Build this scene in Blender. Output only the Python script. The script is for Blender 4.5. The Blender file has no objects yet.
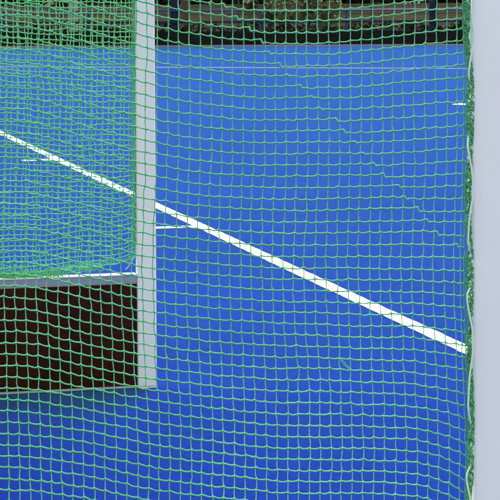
import bpy, bmesh, math, random
import numpy as np
from mathutils import Vector, Matrix
R = random.Random(7)
NR = np.random.RandomState(11)
S = bpy.context.scene
COL = S.collection

# ------------------------------------------------------------------ survey
# Photo geometry solved from the pitch markings: level camera 1.6 m up,
# focal length FP in photo pixels, horizon on row -10, tiny roll.
FP, HC, YH, ROLL = 2125.0, 1.6, -10.0, 0.006
def ray(px, py):
    dx, dy = px - 250.0, py - YH
    return (dx - ROLL * dy) / FP, (dy + ROLL * dx) / FP       # X per metre, -Z per metre
def on_ground(px, py, z=0.0):
    a, b = ray(px, py); D = (HC - z) / b
    return Vector((a * D, D, z))
def at_depth(px, py, D):
    a, b = ray(px, py)
    return Vector((a * D, D, HC - b * D))
ANG = math.radians(13.5)
E1 = Vector((-math.sin(ANG), math.cos(ANG), 0))     # along the goal mouth, away
E2 = Vector((-math.cos(ANG), -math.sin(ANG), 0))    # from the mouth to the back of the goal
PD, PW, GH = 0.078, 0.038, 2.17                     # post depth, width, height of the bar
DB, DT, BH = 1.28, 0.95, 0.460                      # depth at ground, at bar, board height
FAR = Vector((-0.460, 8.547, 0))                    # inner back corner of the far post
NEAR = Vector((0.482, 4.630, 0))                    # outer back corner of the near post
def side_pt(px, py, base, off):
    a, b = ray(px, py)
    D = (base.dot(E1) + off) / (a * E1.x + E1.y)
    return Vector((a * D, D, HC - b * D))

# ------------------------------------------------------------------ helpers
def link(o, parent=None):
    COL.objects.link(o)
    if parent is not None: o.parent = parent
    return o
def tag(o, label=None, cat=None, group=None, kind=None):
    if label: o['label'] = label
    if cat: o['category'] = cat
    if group: o['group'] = group
    if kind: o['kind'] = kind
    return o
def empty(name, loc=(0, 0, 0), label=None, cat=None, group=None):
    o = bpy.data.objects.new(name, None); o.location = loc; o.empty_display_size = .2
    link(o); bpy.context.view_layer.update()
    return tag(o, label, cat, group)
def mesh_obj(name, verts, faces, mat, parent=None, smooth=False):
    me = bpy.data.meshes.new(name)
    off = Vector(parent_world(parent)) if parent is not None else Vector((0, 0, 0))
    v = np.asarray(verts, dtype=np.float64).reshape(-1, 3) - np.array(off)
    f = np.asarray(faces) if not isinstance(faces, list) else None
    if f is not None and f.ndim == 2:
        n, k = f.shape
        me.vertices.add(len(v)); me.vertices.foreach_set('co', v.astype(np.float32).ravel())
        me.loops.add(n * k); me.loops.foreach_set('vertex_index', f.astype(np.int32).ravel())
        me.polygons.add(n); me.polygons.foreach_set('loop_start', np.arange(0, n * k, k, dtype=np.int32))
        me.polygons.foreach_set('loop_total', np.full(n, k, dtype=np.int32))
        me.update(calc_edges=True)
    else:
        me.from_pydata([tuple(x) for x in v], [], faces); me.update()
    if smooth: me.polygons.foreach_set('use_smooth', [True] * len(me.polygons))
    me.validate(); me.materials.append(mat)
    return link(bpy.data.objects.new(name, me), parent)
def parent_world(p):
    v = Vector((0, 0, 0))
    while p is not None:
        v += p.location; p = p.parent
    return v
class MB:
    """collects bevelled boxes and tubes into one mesh"""
    def __init__(s): s.bm = bmesh.new()
    def box(s, o, ax, ay, az, bevel=0.0, seg=2):
        """box from corner o along three edge vectors"""
        o, ax, ay, az = Vector(o), Vector(ax), Vector(ay), Vector(az)
        t = bmesh.new(); vs = []
        for k in range(8):
            vs.append(t.verts.new(o + ax * (k & 1) + ay * ((k >> 1) & 1) + az * ((k >> 2) & 1)))
        for q in ((0, 1, 3, 2), (4, 6, 7, 5), (0, 4, 5, 1), (2, 3, 7, 6), (0, 2, 6, 4), (1, 5, 7, 3)):
            t.faces.new([vs[i] for i in q])
        bmesh.ops.recalc_face_normals(t, faces=t.faces)
        if bevel: bmesh.ops.bevel(t, geom=list(t.edges), offset=bevel, segments=seg, affect='EDGES', profile=.5)
        s._merge(t)
    def prism(s, poly, along):
        """closed polygon (list of points) swept along a vector"""
        t = bmesh.new(); along = Vector(along)
        a = [t.verts.new(Vector(p)) for p in poly]; b = [t.verts.new(Vector(p) + along) for p in poly]
        t.faces.new(a); t.faces.new(b[::-1]); n = len(poly)
        for i in range(n): t.faces.new((a[i], b[i], b[(i + 1) % n], a[(i + 1) % n]))
        bmesh.ops.recalc_face_normals(t, faces=t.faces); s._merge(t)
    def tube(s, pts, rad, k=8):
        v, f = tubes([(np.array([list(p) for p in pts]), rad)], k, cap=True)
        vs = [s.bm.verts.new(x) for x in v]
        for q in f: s.bm.faces.new([vs[i] for i in q])
    def _merge(s, t):
        m = {}
        for v in t.verts: m[v] = s.bm.verts.new(v.co)
        for f in t.faces: s.bm.faces.new([m[v] for v in f.verts])
        t.free()
    def build(s, name, mat, parent=None, smooth=False):
        me = bpy.data.meshes.new(name)
        s.bm.transform(Matrix.Translation(-parent_world(parent)))
        s.bm.to_mesh(me); s.bm.free()
        if smooth: me.polygons.foreach_set('use_smooth', [True] * len(me.polygons))
        me.materials.append(mat)
        return link(bpy.data.objects.new(name, me), parent)
def tubes(lines, k=6, cap=False):
    """lines: list of (points Nx3, radius scalar or N). All rings in one vertex/quad array."""
    V, F, base = [], [], 0
    ang = np.arange(k) * 2 * math.pi / k
    ca, sa = np.cos(ang), np.sin(ang)
    for P, r in lines:
        P = np.asarray(P, float); n = len(P)
        T = np.gradient(P, axis=0); T /= np.maximum(np.linalg.norm(T, axis=1, keepdims=True), 1e-9)
        mt = T.mean(axis=0)
        ref = np.array([0, 0, 1.0]) if abs(mt[2]) < .75 * np.linalg.norm(mt) + 1e-9 else np.array([E1.x, E1.y, 0])
        U = np.cross(T, ref); U /= np.maximum(np.linalg.norm(U, axis=1, keepdims=True), 1e-9)
        W = np.cross(T, U)
        rr = np.broadcast_to(np.asarray(r, float), (n,))[:, None, None]
        ring = P[:, None, :] + rr * (U[:, None, :] * ca[None, :, None] + W[:, None, :] * sa[None, :, None])
        V.append(ring.reshape(-1, 3))
        i = np.arange(n - 1)[:, None] * k + base; j = np.arange(k)[None, :]; j2 = (j + 1) % k
        F.append(np.stack([i + j, i + j2, i + k + j2, i + k + j], -1).reshape(-1, 4))
        base += n * k
    V, F = np.concatenate(V), np.concatenate(F)
    if cap:
        out = [tuple(int(x) for x in q) for q in F]; b = 0
        for P, r in lines:
            out.append(tuple(range(b, b + k))[::-1]); e = b + (len(P) - 1) * k
            out.append(tuple(range(e, e + k))); b += len(P) * k
        return V, out
    return V, F

# ------------------------------------------------------------------ materials
def mat(name, base, rough=.6, spec=.5, metal=0, noise=None, bump=None, coat=0, sheen=0, hue2=None, stretch=None):
    m = bpy.data.materials.new(name); m.use_nodes = True
    nt = m.node_tree; b = nt.nodes['Principled BSDF']
    b.inputs['Roughness'].default_value = rough; b.inputs['Specular IOR Level'].default_value = spec
    b.inputs['Metallic'].default_value = metal; b.inputs['Coat Weight'].default_value = coat
    b.inputs['Sheen Weight'].default_value = sheen
    b.inputs['Base Color'].default_value = (*base, 1)
    tc = nt.nodes.new('ShaderNodeTexCoord'); src = tc.outputs['Object']
    if stretch:
        mp = nt.nodes.new('ShaderNodeMapping'); mp.inputs['Scale'].default_value = stretch
        nt.links.new(src, mp.inputs[0]); src = mp.outputs[0]
    if noise:                                   # list of (scale, amount) mixed to a second colour
        prev = None
        for sc, am in noise:
            n = nt.nodes.new('ShaderNodeTexNoise'); n.inputs['Scale'].default_value = sc
            n.inputs['Detail'].default_value = 5; nt.links.new(src, n.inputs['Vector'])
            mr = nt.nodes.new('ShaderNodeMapRange'); mr.inputs['From Min'].default_value = .3; mr.inputs['From Max'].default_value = .7
            mr.inputs['To Max'].default_value = am; nt.links.new(n.outputs['Fac'], mr.inputs['Value'])
            if prev is None: prev = mr.outputs[0]
            else:
                ad = nt.nodes.new('ShaderNodeMath'); ad.operation = 'ADD'; ad.use_clamp = True
                nt.links.new(prev, ad.inputs[0]); nt.links.new(mr.outputs[0], ad.inputs[1]); prev = ad.outputs[0]
        mx = nt.nodes.new('ShaderNodeMix'); mx.data_type = 'RGBA'
        mx.inputs[6].default_value = (*base, 1); mx.inputs[7].default_value = (*(hue2 or [c * .6 for c in base]), 1)
        nt.links.new(prev, mx.inputs[0]); nt.links.new(mx.outputs[2], b.inputs['Base Color'])
    if bump:
        n = nt.nodes.new('ShaderNodeTexNoise'); n.inputs['Scale'].default_value = bump[0]; n.inputs['Detail'].default_value = 6
        nt.links.new(src, n.inputs['Vector'])
        bp = nt.nodes.new('ShaderNodeBump'); bp.inputs['Strength'].default_value = bump[1]; bp.inputs['Distance'].default_value = bump[2]
        nt.links.new(n.outputs['Fac'], bp.inputs['Height']); nt.links.new(bp.outputs[0], b.inputs['Normal'])
    return m
M = {}
M['turf'] = mat('blue_turf', (.0044, .0086, .345), .8, 0.0, noise=[(150, .55), (48, .55), (11, .35), (.5, .3)], hue2=(.0016, .0034, .165), bump=(300, .6, .006), sheen=.48)
sb = M['turf'].node_tree.nodes['Principled BSDF']; sb.inputs['Sheen Tint'].default_value = (.22, .70, .97, 1); sb.inputs['Sheen Roughness'].default_value = .18
M['line'] = mat('line_paint', (.80, .80, .80), .7, .3, noise=[(260, .45), (30, .25), (3, .2)], hue2=(.50, .54, .64), bump=(420, .4, .004))
M['post'] = mat('white_powder_coat', (.80, .80, .805), .38, .5, noise=[(2.2, .4), (14, .25), (90, .15)], hue2=(.75, .75, .75), bump=(500, .08, .001))
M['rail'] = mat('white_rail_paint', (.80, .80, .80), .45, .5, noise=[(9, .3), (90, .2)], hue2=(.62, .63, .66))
M['rail_grey'] = mat('grey_rail_face', (.44, .48, .55), .5, .5, noise=[(6, .3), (80, .25)], hue2=(.33, .36, .43))  # shade and blue ground bounce on the white rail, put into the colour
M['board'] = mat('dark_board', (.058, .013, .012), .8, .06, noise=[(4, .45), (40, .45), (160, .3)], hue2=(.020, .0055, .0058), bump=(150, .15, .002))
M['twine_far'] = mat('yellow_green_twine', (.19, .64, .26), .7, .2, noise=[(260, .5), (4, .3)], hue2=(.08, .42, .13))
M['twine'] = mat('green_twine', (.19, .645, .335), .65, .25, noise=[(260, .55), (1200, .35), (4, .3)], hue2=(.065, .39, .155), bump=(1500, .5, .0012))
M['twine_edge'] = mat('green_edge_twine', (.13, .55, .23), .6, .4, noise=[(420, .6), (60, .5)], hue2=(.035, .24, .075), bump=(1500, .5, .0012))
M['cord'] = mat('white_cord', (.72, .78, .75), .6, .4, noise=[(900, .5)], hue2=(.5, .6, .56), bump=(1800, .6, .001))
M['fence_blue'] = mat('blue_fence_paint', (.012, .030, .150), .5, .3, noise=[(5, .4)], hue2=(.008, .018, .09))
M['fence_navy'] = mat('navy_fence_paint', (.005, .008, .036), .6, .2, noise=[(3, .5)], hue2=(.003, .004, .015))
M['kick'] = mat('black_kick_board', (.0045, .0045, .005), .85, .12, noise=[(2.5, .6), (30, .4)], hue2=(.011, .012, .012))
M['kerb'] = mat('pale_kerb', (.24, .20, .21), .85, .3, noise=[(8, .5)], hue2=(.22, .19, .20))
M['soil'] = mat('tan_gravel', (.26, .21, .16), .95, .2, noise=[(.6, .6), (9, .5)], hue2=(.15, .125, .095), bump=(30, .5, .02))
M['wall'] = mat('tan_render', (.15, .138, .112), .9, .15, noise=[(.5, .6), (5, .5)], hue2=(.085, .08, .066), bump=(40, .3, .01), stretch=(1, 1, 4))
M['cope'] = mat('wall_coping', (.11, .10, .085), .9, .15, noise=[(4, .6)], hue2=(.06, .055, .048))
M['bark'] = mat('brown_bark', (.085, .062, .046), .95, .2, noise=[(7, .8)], hue2=(.04, .03, .022), bump=(25, .8, .02), stretch=(1, 1, .2))
M['leaf_dark'] = mat('dark_leaves', (.008, .013, .009), .8, .15, noise=[(1.2, .9)], hue2=(.018, .026, .016))
M['leaf_brown'] = mat('brownish_leaves', (.028, .027, .018), .9, .05, noise=[(1.6, .9)], hue2=(.016, .022, .012))
M['leaf_lime'] = mat('yellow_green_leaves', (.085, .105, .035), .7, .4, noise=[(3, .9)], hue2=(.035, .055, .02))
M['leaf_green'] = mat('green_leaves', (.03, .05, .02), .7, .4, noise=[(3, .9)], hue2=(.014, .028, .01))
M['pole'] = mat('dark_pole_paint', (.018, .018, .020), .5, .5, noise=[(5, .5)], hue2=(.03, .03, .032))
M['pillar'] = mat('pale_concrete', (.24, .26, .25), .85, .2, noise=[(6, .6)], hue2=(.17, .18, .175), bump=(40, .3, .01))
M['blossom'] = mat('pale_blossom', (.42, .38, .34), .7, .3, noise=[(6, .5)], hue2=(.5, .42, .4))

# ------------------------------------------------------------------ ground
def sheet(name, pts, z, m):
    return tag(mesh_obj(name, [(p[0], p[1], z) for p in pts], [list(range(len(pts)))], m), kind='structure')
sheet('ground', [(-700, -300), (700, -300), (700, 1500), (-700, 1500)], -0.006, M['soil'])
A, B = on_ground(0, 47.5), on_ground(465, 45.4)
FD = (B - A).normalized(); FN = Vector((-FD.y, FD.x, 0))           # fence line direction, and away from the pitch
def F(px, off=0.0):
    """ground point on the fence line (moved back by off) seen at photo column px"""
    a = (px - 250.0 - ROLL * 55) / FP; o = A + FN * off
    D = (o.x * FD.y - o.y * FD.x) / (a * FD.y - FD.x)
    return Vector((a * D, D, 0))
e0, e1_ = A - FD * 45, A + FD * 60
sheet('pitch', [(-60, -25), (60, -25), (e1_.x, e1_.y), (e0.x, e0.y)], 0.0, M['turf'])
P0, P1 = on_ground(0, 132.7), on_ground(465, 349.5)
LD = (P0 - P1).normalized(); LN = Vector((-LD.y, LD.x, 0))          # along the line (away), to its left
def strip(name, a, b, w, z=0.0025):
    d = (b - a).normalized(); n = Vector((-d.y, d.x, 0)) * (w / 2)
    L_ = (b - a).length; k = int(min(900, max(8, L_ / .025)))           # slightly ragged fibre edge
    t_ = np.concatenate([np.linspace(0, 1, k)])
    lo = [a + (b - a) * float(q) - n * (1 + NR.uniform(-.07, .07)) for q in t_]
    hi = [a + (b - a) * float(q) + n * (1 + NR.uniform(-.07, .07)) for q in t_]
    v_ = [(p.x, p.y, z) for p in lo + hi]
    return tag(mesh_obj(name, v_, np.array([(i, i + 1, k + i + 1, k + i) for i in range(k - 1)]), M['line']), kind='structure')
Q0, Q1 = on_ground(0, 66.8), on_ground(465, 68.5)
QD = (Q1 - Q0).normalized()
t = ((Q0 - P1).x * QD.y - (Q0 - P1).y * QD.x) / (LD.x * QD.y - LD.y * QD.x)
CORNER = P1 + LD * t
strip('back_line', P1 - LD * 16, CORNER - LD * .045, .088)
strip('side_line', CORNER - QD * .044, Q1 + QD * 40, .055)
strip('tick_mark', on_ground(150, 228.4), on_ground(203.5, 226.9), .10, .0042)
strip('tick_mark', on_ground(23, 161), on_ground(55, 159.5), .11, .0042)
strip('tick_mark', on_ground(455.3, 104.2), on_ground(474, 104.6), .24, .0042)
mb = MB(); mb.box(e0 - Vector((0, 0, .08)), e1_ - e0, FN * .14, (0, 0, .115), .01); tag(mb.build('kerb', M['kerb']), kind='structure')

# ------------------------------------------------------------------ net modelling
# Measured course of the cross strands of the near side net: rise or fall of each
# strand against its height at photo column 280, for five strand heights.
DX = {
 42: ([-130,0,35,48,59,70,80,92,103,114,124,135,150,167,189,199,215,245,280,315,350,380,415,462,480],
      [-50,-52,-51,-48,-44.5,-41.5,-39,-35,-32,-28.5,-25,-21.5,-16.6,-13,-9,-7,-4.5,-2,0,-.4,-2,-5,-9.5,-14,-15]),
 118: ([-130,0,26,48,69,92,124,145,166,188,230,280,330,370,420,465,480],
      [-46,-48,-47.6,-43,-37,-29.5,-20.5,-15,-10.5,-7,-2.5,0,-1.2,-3.5,-6.5,-9.5,-10]),
 227: ([-130,0,26,38,60,82,100,145,166,190,230,280,330,370,420,465,480],
      [-40,-42,-41.6,-40,-35,-30,-25,-13,-9.5,-6,-2.5,0,.2,0,-1,-2,-2]),
 359: ([-130,0,28,50,70,100,140,180,216,280,340,370,410,440,465,480],
      [-34,-37,-36.6,-33,-28.5,-22,-14.5,-9,-5,0,1,2,4,8,12,15]),
 471: ([-130,0,36,82,100,156,190,280,330,370,412,428,446,460,470,480],
      [-36,-37,-35,-28.5,-25,-13.5,-9,0,.8,1.2,3,6,12,20,26,31]),
}
GX = np.arange(-130, 481, 2.0)
rows = sorted(DX)
TAB = []
for k in rows:
    y = np.interp(GX, *DX[k])
    ker = np.exp(-np.linspace(-2, 2, 9) ** 2); ker /= ker.sum()
    TAB.append(np.convolve(np.pad(y, 4, 'edge'), ker, 'valid'))
TAB = np.array(TAB)
def sagD(x, Y):
    g = np.interp(x, GX, np.arange(len(GX))); i = np.clip(g.astype(int), 0, len(GX) - 2); fr = g - i
    v = TAB[:, i] * (1 - fr) + TAB[:, i + 1] * fr                      # rows x points
    out = np.empty_like(x)
    yq = np.clip(Y, rows[0], rows[-1]); r = int(np.clip(np.searchsorted(rows, yq) - 1, 0, len(rows) - 2))
    w = (yq - rows[r]) / (rows[r + 1] - rows[r])
    out = v[r] * (1 - w) + v[r + 1] * w
    if Y < rows[0]: out = out * max(.15, 1 - (rows[0] - Y) / 330.0)
    return out
def lean(y): return np.interp(y, [-300, 0, 100, 160, 260, 300, 400, 450, 500, 620], [0, 0, 0, -.5, -3.3, -2.9, .8, 2.2, 2.0, 3])
def lowfreq(n, m, cells, amp):
    g = NR.randn(n // cells + 3, m // cells + 3)
    yy, xx = np.meshgrid(np.arange(n) / cells, np.arange(m) / cells, indexing='ij')
    i, j = yy.astype(int), xx.astype(int); u, v = yy - i, xx - j
    u, v = u * u * (3 - 2 * u), v * v * (3 - 2 * v)
    return amp * (g[i, j] * (1 - u) * (1 - v) + g[i + 1, j] * u * (1 - v) + g[i, j + 1] * (1 - u) * v + g[i + 1, j + 1] * u * v)
def net_strands(X, Y, topt, r_h, r_v, sag, px, sub=4, jag=.35, knot=1.45, hook=None):
    """X, Y node grids in photo pixels (rows, cols) -> strand polylines in 3-D.  topt maps (x, y, i, j) to a point."""
    n, m = X.shape; L = []
    s = np.arange(sub) / sub
    for i in range(n):                                     # cross strands, hanging a little between knots
        xs, ys, rr = [], [], []
        for j in range(m - 1):
            a = sag * (0.55 + .75 * NR.rand()); sk = NR.uniform(.35, .75)
            prof = np.sin(np.pi * s ** (math.log(.5) / math.log(sk)))
            st = s
            if hook is not None and hook[i] == j:          # mended seam: the strand drops a step here
                st_x = np.arange(12) / 12.0; c = NR.uniform(.15, .65)
                st = np.clip((st_x - c) / .14, 0, 1); a2 = R.uniform(.5, 1.3) * np.exp(-((st_x - c - .2) / .12) ** 2) - .5 * np.exp(-((st_x - c + .1) / .12) ** 2)
                xs += list(X[i, j] + (X[i, j + 1] - X[i, j]) * st_x); ys += list(Y[i, j] + (Y[i, j + 1] - Y[i, j]) * st + a2)
                q = np.ones(12); q[0] = knot; q[(st_x > c - .1) & (st_x < c + .35)] = 1.45
                rr += list(q * r_h); continue
            xs += list(X[i, j] + (X[i, j + 1] - X[i, j]) * s); ys += list(Y[i, j] + (Y[i, j + 1] - Y[i, j]) * st + a * prof)
            q = np.ones(sub); q[0] = knot
            rr += list(q * r_h * NR.uniform(.86, 1.14, sub))
        xs.append(X[i, -1]); ys.append(Y[i, -1]); rr.append(r_h * knot)
        L.append((topt(np.array(xs), np.array(ys), -.0005), np.array(rr)))
    for j in range(m):                                     # upright strands
        xs, ys, rr = [], [], []
        for i in range(n - 1):
            a = jag * NR.randn()
            xs += list(X[i, j] + (X[i + 1, j] - X[i, j]) * s + a * np.sin(np.pi * s)); ys += list(Y[i, j] + (Y[i + 1, j] - Y[i, j]) * s)
            q = np.ones(sub); q[0] = knot
            rr += list(q * r_v * NR.uniform(.86, 1.14, sub))
        xs.append(X[-1, j]); ys.append(Y[-1, j]); rr.append(r_v)
        L.append((topt(np.array(xs), np.array(ys), .0008), np.array(rr)))
    return L

# ------------------------------------------------------------------ goal
goal = empty('hockey_goal', ((NEAR + FAR) / 2)[:], 'white hockey goal with green netting and dark boards standing on the blue pitch', 'goal')
UP = Vector((0, 0, 1))
def post(corner, inward):
    """corner: back corner on the side given by the sign of inward along E1"""
    m_ = MB(); o = corner if inward > 0 else corner
    m_.box(o + UP * .004, -E2 * PD, E1 * PW, UP * (GH - .004), .006, 3)
    p = m_.build('post', M['post'], goal, smooth=False)
    b = MB(); b.box(o + E1 * .002 - E2 * .002, -E2 * (PD - .004), E1 * (PW - .004), UP * .0045); b.build('foot_plate', M['post'], p)
    return p
post_n = post(NEAR, 1); post_f = post(FAR, 1)
mb = MB(); mb.box(NEAR + UP * (GH - .055) + E1 * (PW - .0005), -E2 * PD, (FAR - NEAR).dot(E1) * E1 - E1 * (PW - .001), UP * .055, .006, 3)
mb.build('crossbar', M['post'], goal)
# side boards: far one has its inner face level with the post's inner face
def side_board(base, sign, length):
    """base on the visible (inner) face; board thickness runs along sign*E1"""
    th = .045; t_ = E1 * th * sign
    g0 = base + E2 * .003
    p = MB(); p.box(g0 + t_ * .12 + UP * .012, E2 * (length - .006), t_ * .7, UP * (BH - .052)); bd = p.build('side_board', M['board'], goal)
    # top rail: white cap plate, and a channel face leaning in below, its shade put into the grey-blue colour
    n = E1 * sign
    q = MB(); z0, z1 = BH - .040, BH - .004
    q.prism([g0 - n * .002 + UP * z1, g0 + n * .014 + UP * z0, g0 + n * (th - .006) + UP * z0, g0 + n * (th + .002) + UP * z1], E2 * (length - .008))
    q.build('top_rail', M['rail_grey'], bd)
    c = MB(); c.box(g0 - n * .006 + UP * (z1 + .0005), E2 * (length - .008), n * (th + .010), UP * .004, .0012, 1); c.build('cap_strip', M['rail'], bd)
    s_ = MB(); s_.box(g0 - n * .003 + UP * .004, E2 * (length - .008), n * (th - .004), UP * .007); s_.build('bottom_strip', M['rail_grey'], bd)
    return bd
side_board(FAR, 1, DB)
side_board(NEAR + E1 * PW, -1, DB)
bk = MB(); w = (FAR - NEAR).dot(E1) - PW
b0 = NEAR + E1 * PW + E2 * (DB + .002)
bk.box(b0 + UP * .012, E1 * w, E2 * .035, UP * (BH - .03)); back = bk.build('back_board', M['board'], goal)
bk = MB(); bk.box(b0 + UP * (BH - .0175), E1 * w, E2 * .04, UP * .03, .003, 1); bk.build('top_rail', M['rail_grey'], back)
for c in (NEAR + E1 * (PW / 2), FAR + E1 * (PW / 2)):
    s_ = MB(); zt = GH - .03
    s_.tube([c + UP * zt, c + E2 * (DT - .05) + UP * zt, c + E2 * (DT - .01) + UP * (zt - .012), c + E2 * DT + UP * (zt - .05),
             c + E2 * (DB - .02) + UP * (BH + .1), c + E2 * (DB + .02) + UP * .02], .02, 10)
    s_.build('stanchion', M['post'], goal, smooth=True)

# near side net --------------------------------------------------------------
SPX, SPY = 10.75, 11.25
cols = [463.0 + v for v in (4.2, 0.6, -5.8)] + list(np.arange(447.2, -128, -SPX))
cols = np.array(cols[::-1]); NJ = len(cols)
Yr = np.arange(42.3 - SPY * 25, 600, SPY); NI = len(Yr)
X = np.zeros((NI, NJ)); Y = np.zeros((NI, NJ)); hooks = np.full(NI, -1)
def hook_x(y): return 262 + (y - 50) * 1.005 if y >= 50 else 219 + y * .86
for i, yr in enumerate(Yr):
    xh = 280.0
    for _ in range(12): xh = hook_x(float(yr + sagD(np.array([xh]), yr)[0]))
    y = yr + sagD(cols, yr)
    if yr - 3 > -20 and xh < 466:
        jh = int(np.searchsorted(cols, xh) - 1); hooks[i] = jh
        y = y + np.where(np.arange(NJ) > jh, 2.3, -1.4) * R.uniform(.3, 1.0) * np.exp(-np.maximum(0, (np.abs(np.arange(NJ) - jh) - 6)) / 9.0)
    Y[i] = y; X[i] = cols + lean(y)
wx = np.clip((470 - cols) / 25, .15, 1)[None, :]
X += (lowfreq(NI, NJ, 5, .55) + .34 * NR.randn(NI, NJ)) * wx
Y += (lowfreq(NI, NJ, 5, .6) + .36 * NR.randn(NI, NJ))
LOWB = lambda y: .10 * np.clip((y - 380) / 240.0, 0, 1) ** 1.6                  # lower part hangs out over the side board
def near_pt(x, y, d):
    dx, dy = x - 250.0, y - YH
    a, b = (dx - ROLL * dy) / FP, (dy + ROLL * dx) / FP
    edge = np.clip((466 - x) / 60.0, 0, 1)
    off = -.003 + d - LOWB(y) * edge - .012 * edge * np.sin(y / 90.0 + x / 140.0)
    D = (NEAR.dot(E1) + off) / (a * E1.x + E1.y)
    return np.stack([a * D, D, HC - b * D], -1)
L = net_strands(X, Y, near_pt, .00156, .00108, 1.0, None, 4, .38, hook=hooks)
# the small double knot low in the net
kn = int(np.argmin((X - 339) ** 2 + (Y - 361) ** 2)); ki, kj = kn // NJ, kn % NJ
for q_ in (1, -1):
    tt = np.linspace(0, 1, 9)
    L.append((near_pt(X[ki, kj] + (X[ki + 1, kj + 1] - X[ki, kj]) * tt, Y[ki, kj] + (Y[ki + 1, kj + 1] - Y[ki, kj]) * tt + q_ * 1.3 * np.sin(tt * 3.14), -.001), np.full(9, .0012)))
V, Fq = tubes(L, 6)
net_n = mesh_obj('side_net', V, Fq, M['twine'], goal, smooth=True)
net_n['label'] = 'wide near green net panel sagging across the view'

# gathered edge of the near net, laced along the post
ey = [-300, -40, 0, 40, 55, 70, 85, 100, 130, 150, 165, 185, 210, 235, 250, 260, 300, 320, 340, 355, 390, 420, 440, 480, 495, 620]
el = [464, 464, 463, 463.4, 466.4, 468, 467.6, 466, 466.6, 468.4, 466.6, 465, 465.8, 467, 468, 466, 466.4, 468.6, 466.4, 466, 468.6, 468, 468, 467.6, 465.4, 466]
er = [471, 471, 470.4, 469.5, 470.6, 473, 474, 474, 473.6, 472.6, 472, 471.4, 471, 471.6, 473, 473.6, 473.2, 472.4, 471.4, 471.4, 473.6, 474.4, 474.2, 473.2, 471.2, 471]
def edge_pt(x, y, d):
    dx, dy = x - 250.0, y - YH
    a, b = (dx - ROLL * dy) / FP, (dy + ROLL * dx) / FP
    D = (NEAR.dot(E1) + d) / (a * E1.x + E1.y)
    return np.stack([a * D, D, HC - b * D], -1)
L = []
yy = np.arange(-290, 600, 1.6)
for k in range(10):
    ph, f1, f2 = R.uniform(0, 6.3), R.uniform(.16, .34), R.uniform(.4, .8)
    c = np.clip(.5 + .42 * np.sin(yy * f1 + ph) + .16 * np.sin(yy * f2 + ph * 2) + .1 * np.sin(yy * .05 + k), 0, 1)
    xl, xr = np.interp(yy, ey, el) - .6, np.interp(yy, ey, er)
    dd = -.0045 - .0035 * np.cos(yy * f1 + ph) - .002 * (k % 3)
    L.append((edge_pt(xl + (xr - xl) * c, yy, dd), np.full(len(yy), .00125)))
for k in range(170):                                                       # meshes folded into the gather
    y0 = -280 + k * 5.1 + R.uniform(-1, 1); s = np.linspace(0, 1, 6)
    xl, xr = float(np.interp(y0, ey, el)), float(np.interp(y0, ey, er))
    L.append((edge_pt(xl - .8 + (xr - xl + .6) * s, y0 + R.uniform(-5, 5) * s + 1.5 * np.sin(s * 6.3), -.006 - .004 * np.sin(s * 3.1)), np.full(6, .0012)))
V, Fq = tubes(L, 5)
mesh_obj('gathered_edge', V, Fq, M['twine_edge'], net_n, smooth=True)
# white lacing cord winding round that edge
cp = [(474.2, -150), (472, -120), (468, -80), (467.5, -40), (471, -12), (471.6, 8), (472, 20), (474.6, 34), (472.5, 48), (470, 62), (468.4, 74), (470, 84), (473.5, 95), (472.5, 115), (468, 135), (467.6, 148), (470.5, 162), (473, 180), (472.8, 198), (470.4, 210), (468.6, 228), (468, 244),
      (471, 254), (473.4, 268), (471, 286), (467, 294), (467.2, 302), (469.5, 315), (472.6, 330), (473.2, 350), (471.6, 362), (469.4, 378), (468.6, 396), (468, 408),
      (470.5, 424), (474, 446), (471, 464), (466.6, 474), (466.8, 482), (469.4, 494), (472, 508), (473, 540), (468, 570), (467, 590)]
vis = [1, 1, 1, 0, 0, 1, 1, 1, 1, 1, 1, 0, 0, 0, 0, 1, 1, 1, 1, 1, 1, 1, 0, 0, 0, 1, 1, 1, 1, 1, 1, 1, 1, 1, 0, 0, 0, 1, 1, 1, 1, 1, 1, 1]
cp = np.array(cp, float); dv = np.where(np.array(vis) > 0, -.0185, -.006)
u = np.arange(len(cp)); uu = np.linspace(0, len(cp) - 1, len(cp) * 5)
ker = np.array([.25, .5, .25])
def sm(a):
    for _ in range(2): a = np.convolve(np.pad(a, 1, 'edge'), ker, 'valid')
    return a
cx, cy, cd = (sm(np.interp(uu, u, q)) for q in (cp[:, 0], cp[:, 1], dv))
V, Fq = tubes([(edge_pt(cx, cy, cd), np.full(len(cx), .0021))], 8)
mesh_obj('lacing_cord', V, Fq, M['cord'], net_n, smooth=True)

# far side net ----------------------------------------------------------------
SF = 6.05
colf = np.concatenate([np.arange(-152, 126, SF), [129.0, 131.8, 133.6, 135.2]]); MJ = len(colf)
bot = np.interp(colf, [-170, 0, 40, 58, 70, 85, 110, 124, 140], [276, 273, 272, 270, 267, 265.5, 264, 262, 255])
NF = 78
v = np.linspace(0, 1, NF)                                              # 0 top bar .. 1 bottom edge
top = -150.0
lin = top + (275 - top) * v
tt = np.clip((v - .62) / .38, 0, 1) ** 1.8
Y = lin[:, None] + (bot - 275)[None, :] * tt[:, None]
Y = Y + (6 * np.sin((colf - 20) / 60.0))[None, :] * np.sin(np.pi * np.clip(v, 0, 1))[:, None] * .7
X = np.repeat(colf[None, :], NF, 0) + 2.2 * np.sin(np.linspace(0, 5, NF))[:, None] * np.clip((136 - colf) / 40, 0, 1)[None, :]
wx = np.clip((136 - colf) / 20, .1, 1)[None, :]
X += (lowfreq(NF, MJ, 4, .75) + .35 * NR.randn(NF, MJ)) * wx
Y += lowfreq(NF, MJ, 4, .9) + .4 * NR.randn(NF, MJ)
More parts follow.
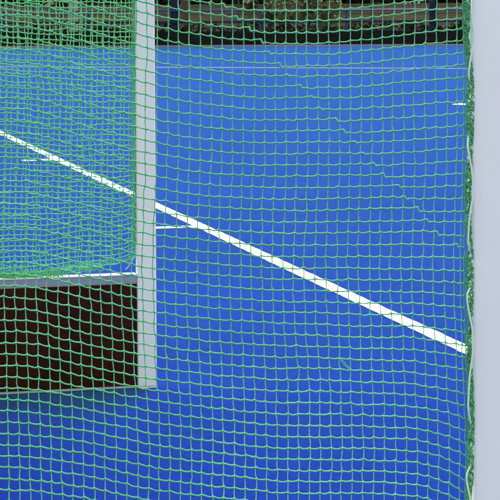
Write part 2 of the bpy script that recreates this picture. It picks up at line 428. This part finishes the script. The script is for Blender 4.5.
def far_pt(x, y, d):
    dx, dy = x - 250.0, y - YH
    a, b = (dx - ROLL * dy) / FP, (dy + ROLL * dx) / FP
    edge = np.clip((134 - x) / 60.0, 0, 1)
    off = .020 + d + .018 * edge * np.sin(y / 40.0 + x / 50.0)
    D = (FAR.dot(E1) + off) / (a * E1.x + E1.y)
    return np.stack([a * D, D, HC - b * D], -1)
L = net_strands(X, Y, far_pt, .00185, .0016, .6, None, 2, .35)
V, Fq = tubes(L, 5)
net_f = mesh_obj('side_net', V, Fq, M['twine_far'], goal, smooth=True)
net_f['label'] = 'far green net panel behind the dark side board'
# its gathered lower edge lying on the board's cap, and the strand edge up to the post
L = []
for k in range(24):
    x = np.arange(-150, R.choice([52, 60, 68, 84, 104]), 1.7); ph = R.uniform(0, 6)
    y = np.interp(x, colf, bot) + R.uniform(-3.5, 4.5) * np.clip((90 - x) / 40, .1, 1) + 2.6 * np.sin(x * R.uniform(.25, .6) + ph) + 1.2 * np.sin(x * 1.3 + ph)
    y = np.minimum(y + 4, 278)
    L.append((far_pt(x, y, -.026 + .007 * np.sin(x * .4 + ph)), np.full(len(x), .0014)))
for k in range(150):
    x0 = R.uniform(-140, 62); s = np.linspace(0, 1, 5)
    L.append((far_pt(x0 + R.uniform(-8, 8) * s, np.minimum(267.5 + R.uniform(-3, 5) + R.uniform(4, 9) * s * R.choice([-.3, 1]), 278.5), -.030 - .006 * np.sin(3 * s)), np.full(5, .0014)))
x = np.arange(60, 136, 1.5)
for k in range(3):
    L.append((far_pt(x, np.interp(x, colf, bot) + .9 * np.sin(x * .5 + k * 2) - k * 1.2, -.003), np.full(len(x), .0014)))
yv = np.arange(-145, 245, 1.6)
for k in range(5):
    L.append((far_pt(134.3 + 1.3 * np.sin(yv * .35 + k * 1.3) + .5 * np.sin(yv * .9 + k), yv, -.005 + .003 * np.cos(yv * .35 + k)), np.full(len(yv), .0014)))
V, Fq = tubes(L, 5)
mesh_obj('gathered_edge', V, Fq, M['twine_far'], net_f, smooth=True)
s = np.linspace(0, 1, 8)
V, Fq = tubes([(far_pt(125.5 + 9.5 * s, 269.5 - 12.5 * s + .7 * np.sin(s * 5), -.030), np.full(8, .0019))], 6)
mesh_obj('net_tie', V, Fq, M['cord'], net_f, smooth=True)

# roof and back panels of the net
def flat_net(name, o, ua, la, nu, vb, nv, belly):
    L = []; U_ = np.linspace(0, 1, nu); W_ = np.linspace(0, 1, nv)
    o, ua, vb = (np.array(q) for q in (o, ua, vb)); be = np.array(belly)
    def P(a, b): return o + a[:, None] * ua + b[:, None] * vb + (np.sin(np.pi * a) * np.sin(np.pi * b))[:, None] * be
    for b in W_: L.append((P(U_, np.full(nu, b)), np.full(nu, .0014)))
    for a in U_: L.append((P(np.full(nv, a), W_), np.full(nv, .0013)))
    V, Fq = tubes(L, 4); return mesh_obj(name, V, Fq, M['twine'], goal, smooth=True)
gw = (FAR - NEAR).dot(E1) * E1
flat_net('roof_net', NEAR + E1 * .02 + UP * (GH - .035), gw, 0, 166, E2 * DT, 40, (0, 0, -.07))
flat_net('back_net', NEAR + E1 * .02 + E2 * DT + UP * (GH - .04), gw, 0, 166, E2 * (DB - DT) - UP * (GH - BH - .04), 72, E2 * .06)

# ------------------------------------------------------------------ far side: fence and planting
fence = empty('perimeter_fence', F(250, .3)[:], 'blue and navy railing fence with black kick boards along the far pitch edge', 'fence')
def zpx(py, D): return HC - (py - YH) / FP * D
x0, x1 = -14.0, 14.0
fo = F(250, .3); DF = fo.y
def fp(s, off=0, z=0): return fo + FD * s + FN * off + UP * z
mb = MB(); mb.box(fp(-34, .0, .02), FD * 68, FN * .03, UP * (zpx(31, DF) - .02), .004, 1); mb.build('kick_board', M['kick'], fence)
mb = MB(); z = zpx(10.6, DF); mb.tube([fp(-34, -.02, z), fp(34, -.02, z)], .026, 10); mb.build('rail', M['fence_blue'], fence, True)
mb = MB(); z = zpx(22, DF); mb.box(fp(-34, -.012, z - .03), FD * 68, FN * .05, UP * .065, .006, 1); mb.build('rail', M['fence_navy'], fence)
sp = (F(433.5, .3) - F(174.3, .3)).length / 3
s0 = (F(174.3, .3) - fo).dot(FD)
for k in range(-12, 14):
    s = s0 + k * sp
    if abs(s) > 33.5: continue
    m_ = MB()
    if k % 3 == 0:
        m_.box(fp(s - .115, .06, .0), FD * .23, FN * .23, UP * 4.2, .012, 2); m_.build('column', M['fence_navy'], fence)
    else:
        m_.box(fp(s - .032, .035, .0), FD * .064, FN * .06, UP * (zpx(9.4, DF)), .006, 1); m_.build('post', M['fence_blue'], fence)

def leaves(center, rad, n, size, seed, flat=1.0, tight=.55):
    """leaf clumps through an uneven volume; returns quads"""
    g = np.random.RandomState(seed); nb = max(5, n // 45)
    d = g.randn(nb, 3); d /= np.linalg.norm(d, axis=1, keepdims=True)
    cc = d * (g.rand(nb, 1) ** .42) * np.array(rad) * g.uniform(.75, 1.1, (nb, 1))
    own = cc[g.randint(0, nb, n)] + g.randn(n, 3) * np.array(rad) * tight * .28
    a = g.randn(n, 3); a /= np.linalg.norm(a, axis=1, keepdims=True)
    b = np.cross(a, g.randn(n, 3)); b /= np.linalg.norm(b, axis=1, keepdims=True)
    sz = size * g.uniform(.55, 1.35, (n, 1)); c = own + np.array(center)
    V = np.stack([c - a * sz, c + b * sz * .45, c + a * sz, c - b * sz * .45], 1).reshape(-1, 3)
    return V, np.arange(n * 4).reshape(-1, 4)
def hedge_leaves(p, length, depth, z0, z1, n, size, seed):
    g = np.random.RandomState(seed)
    s = g.uniform(-length / 2, length / 2, n); zt = z1 + .10 * (z1 - z0) * (np.sin(s * 1.9) + np.sin(s * 4.3 + 1))
    c = np.array(p) + s[:, None] * np.array(FD) + g.uniform(0, depth, (n, 1)) * np.array(FN)
    c[:, 2] = z0 + (zt - z0) * g.rand(n) ** .8
    a = g.randn(n, 3); a /= np.linalg.norm(a, axis=1, keepdims=True)
    b = np.cross(a, g.randn(n, 3)); b /= np.linalg.norm(b, axis=1, keepdims=True)
    sz = size * g.uniform(.5, 1.4, (n, 1))
    V = np.stack([c - a * sz, c + b * sz * .5, c + a * sz, c - b * sz * .5], 1).reshape(-1, 3)
    return V, np.arange(n * 4).reshape(-1, 4)
# low dark hedge right behind the fence
hp = fo + FN * .75
hd = empty('low_hedge', hp[:], 'low dark clipped hedge directly behind the blue railing', 'hedge')
V, q = hedge_leaves(hp, 60, .8, .03, .60, 15000, .085, 3); mesh_obj('foliage', V, q, M['leaf_dark'], hd)
# tan wall beyond the path
wp = F(250, 15); DW = wp.y
wl = empty('garden_wall', wp[:], 'long low tan rendered wall beyond the fence and hedge', 'wall')
mb = MB(); mb.box(wp - FD * 36, FD * 72, FN * .25, UP * (zpx(4.6, DW) - .06)); mb.build('wall_face', M['wall'], wl)
mb = MB(); mb.box(wp - FD * 36 - FN * .035 + UP * (zpx(4.6, DW) - .0585), FD * 72, FN * .32, UP * .06, .008, 1); mb.build('coping', M['cope'], wl)
mb = MB(); mb.box(wp - FD * 36 - FN * .05 + UP * (zpx(13.2, DW) - .02), FD * 72, FN * .049, UP * .045, .006, 1); mb.build('string_course', M['cope'], wl)
# tall hedge behind the wall
tp = wp + FN * .9
th = empty('tall_hedge', tp[:], 'tall brownish hedge rising behind the tan wall', 'hedge')
V, q = hedge_leaves(tp, 70, 1.6, .05, 3.1, 60000, .19, 5); mesh_obj('foliage', V, q, M['leaf_brown'], th)
# shrubs between fence and wall
for i, (px, off, h, r, m_, lab) in enumerate([
    (272, 13.3, 1.15, .50, 'leaf_green', 'small green shrub at the tan wall, left end of the shrub row'),
    (289, 12.4, 1.55, .62, 'leaf_lime', 'tall yellow-green shrub at the tan wall beside the small green one'),
    (311, 13.0, 1.40, .55, 'leaf_green', 'bushy mid-green shrub at the tan wall between two yellow-green ones'),
    (329, 12.2, 1.30, .60, 'leaf_lime', 'low spreading yellow-green shrub, right end of the shrub row')]):
    b_ = F(px, off)
    sh = empty('shrub', b_[:], lab, 'shrub', 'shrubs in front of the tan wall')
    V, q = leaves((b_.x, b_.y, h * .58), (r, r, h * .5), 900, .075, 40 + i); mesh_obj('foliage', V, q, M[m_], sh)
    mb = MB()
    for k in range(5): mb.tube([b_ + Vector((R.uniform(-.06, .06), R.uniform(-.06, .06), 0)), b_ + Vector((R.uniform(-.3, .3) * r, R.uniform(-.3, .3) * r, h * .45)), b_ + Vector((R.uniform(-.8, .8) * r, R.uniform(-.5, .5) * r, h * .85))], np.array([.025, .016, .005]), 5)
    mb.build('stem', M['bark'], sh)
for i, (px, r, n) in enumerate([(60, .42, 260), (175, .16, 80), (250, .36, 200)]):
    b_ = F(px, 14.55); zt = zpx(-2, b_.y)
    sh = empty('flowering_shrub', b_[:], ['pale blossoming shrub at the tan wall seen through the left netting', 'slim pale blossoming shrub at the wall just left of the brown tree trunk',
                                           'pale blossoming shrub at the wall right of the thin dark pole'][i], 'shrub', 'pale blossoming shrubs')
    V, q = leaves((b_.x, b_.y, zt), (r, .2, .30), n, .07, 60 + i); mesh_obj('blossom', V, q, M['blossom'], sh)  # pale quads making the small whitish spots along the wall top
    V, q = leaves((b_.x, b_.y, zt - .1), (r * 1.1, .2, .35), n, .07, 70 + i); mesh_obj('foliage', V, q, M['leaf_brown'], sh)
    mb = MB()
    for k in range(3): mb.tube([b_ + Vector((R.uniform(-.05, .05), 0, 0)), b_ + Vector((R.uniform(-.1, .1), 0, .7)), b_ + Vector((R.uniform(-.6, .6) * r, 0, zt))], np.array([.02, .014, .006]), 5)
    mb.build('stem', M['bark'], sh)
# tree with brown trunk behind the hedge
b_ = F(185.2, 2.6)
tr = empty('tree', b_[:], 'tree with thick brown trunk behind the low hedge, right of the navy column', 'tree')
mb = MB(); mb.tube([b_, b_ + UP * .25, b_ + Vector((.01, 0, 1.2)), b_ + Vector((.03, 0, 2.4)), b_ + Vector((-.02, .05, 3.6))], np.array([.21, .165, .145, .13, .10]), 14)
for k in range(6):
    a = k * 1.05 + .3
    mb.tube([b_ + UP * (2.4 + .2 * k), b_ + Vector((math.cos(a) * .8, math.sin(a) * .8, 3.4 + .2 * k)), b_ + Vector((math.cos(a) * 1.7, math.sin(a) * 1.7, 4.4 + .2 * k))], np.array([.07, .045, .015]), 7)
mb.build('trunk', M['bark'], tr, True)
V, q = leaves((b_.x, b_.y, 4.9), (2.1, 2.1, 1.6), 4500, .15, 21); mesh_obj('crown', V, q, M['leaf_green'], tr)
# slim dark poles in front of the wall
for i, (px, off, ybot, lab) in enumerate([(33.7, 9, 20, 'slim dark pole behind the fence, seen through the doubled netting'),
                                    (238.6, 9, 18, 'slim dark pole behind the fence, between the trunk and the shrubs'),
                                    (371.4, 9, 22, 'slim dark pole behind the fence, right of the shrubs')]):
    b_ = F(px, off); po = empty('lamp_pole', b_[:], lab, 'pole', 'slim dark poles behind the fence')
    mb = MB(); mb.tube([b_, b_ + UP * 4.5], .03, 10); mb.build('shaft', M['pole'], po, True)
    mb = MB(); mb.tube([b_, b_ + UP * .12], .06, 10); mb.build('base', M['pole'], po, True)
    mb = MB(); mb.tube([b_ + UP * 4.5, b_ + UP * 4.56, b_ + UP * 4.72, b_ + UP * 4.8], np.array([.05, .12, .14, .04]), 12); mb.build('lantern', M['pole'], po, True)
# pale concrete post by the hedge, seen through both nets
b_ = F(73, .46)
pl = empty('concrete_post', b_[:], 'pale grey concrete post just behind the fence, seen through the netting', 'post')
mb = MB(); mb.box(b_ - FD * .12, FD * .24, FN * .2, UP * 1.9, .012, 2); mb.build('shaft', M['pillar'], pl)
mb = MB(); mb.box(b_ - FD * .14 - FN * .02 + UP * 1.9005, FD * .28, FN * .24, UP * .06, .01, 1); mb.build('cap', M['pillar'], pl)

# ------------------------------------------------------------------ light
SUN_EL, SUN_AZ = math.radians(50), math.radians(20)          # azimuth from +Y towards +X: light comes from beyond the goal
w = bpy.data.worlds.new('World'); S.world = w; w.use_nodes = True
nt = w.node_tree; bg = nt.nodes['Background']
sky = nt.nodes.new('ShaderNodeTexSky'); sky.sky_type = 'NISHITA'; sky.sun_disc = False
sky.sun_elevation = SUN_EL; sky.sun_rotation = SUN_AZ; sky.dust_density = 2.5; sky.ozone_density = 1.0
hs = nt.nodes.new('ShaderNodeHueSaturation'); hs.inputs['Saturation'].default_value = .12      # thin bright overcast
nt.links.new(sky.outputs[0], hs.inputs['Color'])
tn = nt.nodes.new('ShaderNodeMix'); tn.data_type = 'RGBA'; tn.blend_type = 'MULTIPLY'; tn.inputs[0].default_value = 1
tn.inputs[7].default_value = (.975, 1.0, .83, 1); nt.links.new(hs.outputs[0], tn.inputs[6])
nt.links.new(tn.outputs[2], bg.inputs[0]); bg.inputs[1].default_value = .15
sl = bpy.data.lights.new('sun', 'SUN'); sl.energy = 1.9; sl.angle = math.radians(18); sl.color = (1, .95, .88)
so = link(bpy.data.objects.new('sun', sl))
d = Vector((math.sin(SUN_AZ) * math.cos(SUN_EL), math.cos(SUN_AZ) * math.cos(SUN_EL), math.sin(SUN_EL)))
so.rotation_euler = d.to_track_quat('Z', 'Y').to_euler(); so.location = (0, 0, 30)

# ------------------------------------------------------------------ camera
cam = bpy.data.cameras.new('camera'); co = link(bpy.data.objects.new('camera', cam)); S.camera = co
co.location = (0, 0, HC)
cam.sensor_width = 36; cam.sensor_fit = 'HORIZONTAL'; cam.lens = FP / 500 * 36
cam.shift_y = -(250 - YH) / 500
co.rotation_mode = 'QUATERNION'
from mathutils import Quaternion
co.rotation_quaternion = Quaternion((1, 0, 0), math.radians(90)) @ Quaternion((0, 0, 1), -ROLL)
cam.clip_start = .1; cam.clip_end = 3000
cam.dof.use_dof = True; cam.dof.focus_distance = 4.8; cam.dof.aperture_fstop = 48
S.view_settings.view_transform = 'Standard'; S.view_settings.look = 'None'; S.view_settings.gamma = 1
S.view_settings.use_curve_mapping = False
S.view_settings.exposure = 1.57
S.render.resolution_x = S.render.resolution_y = 1024
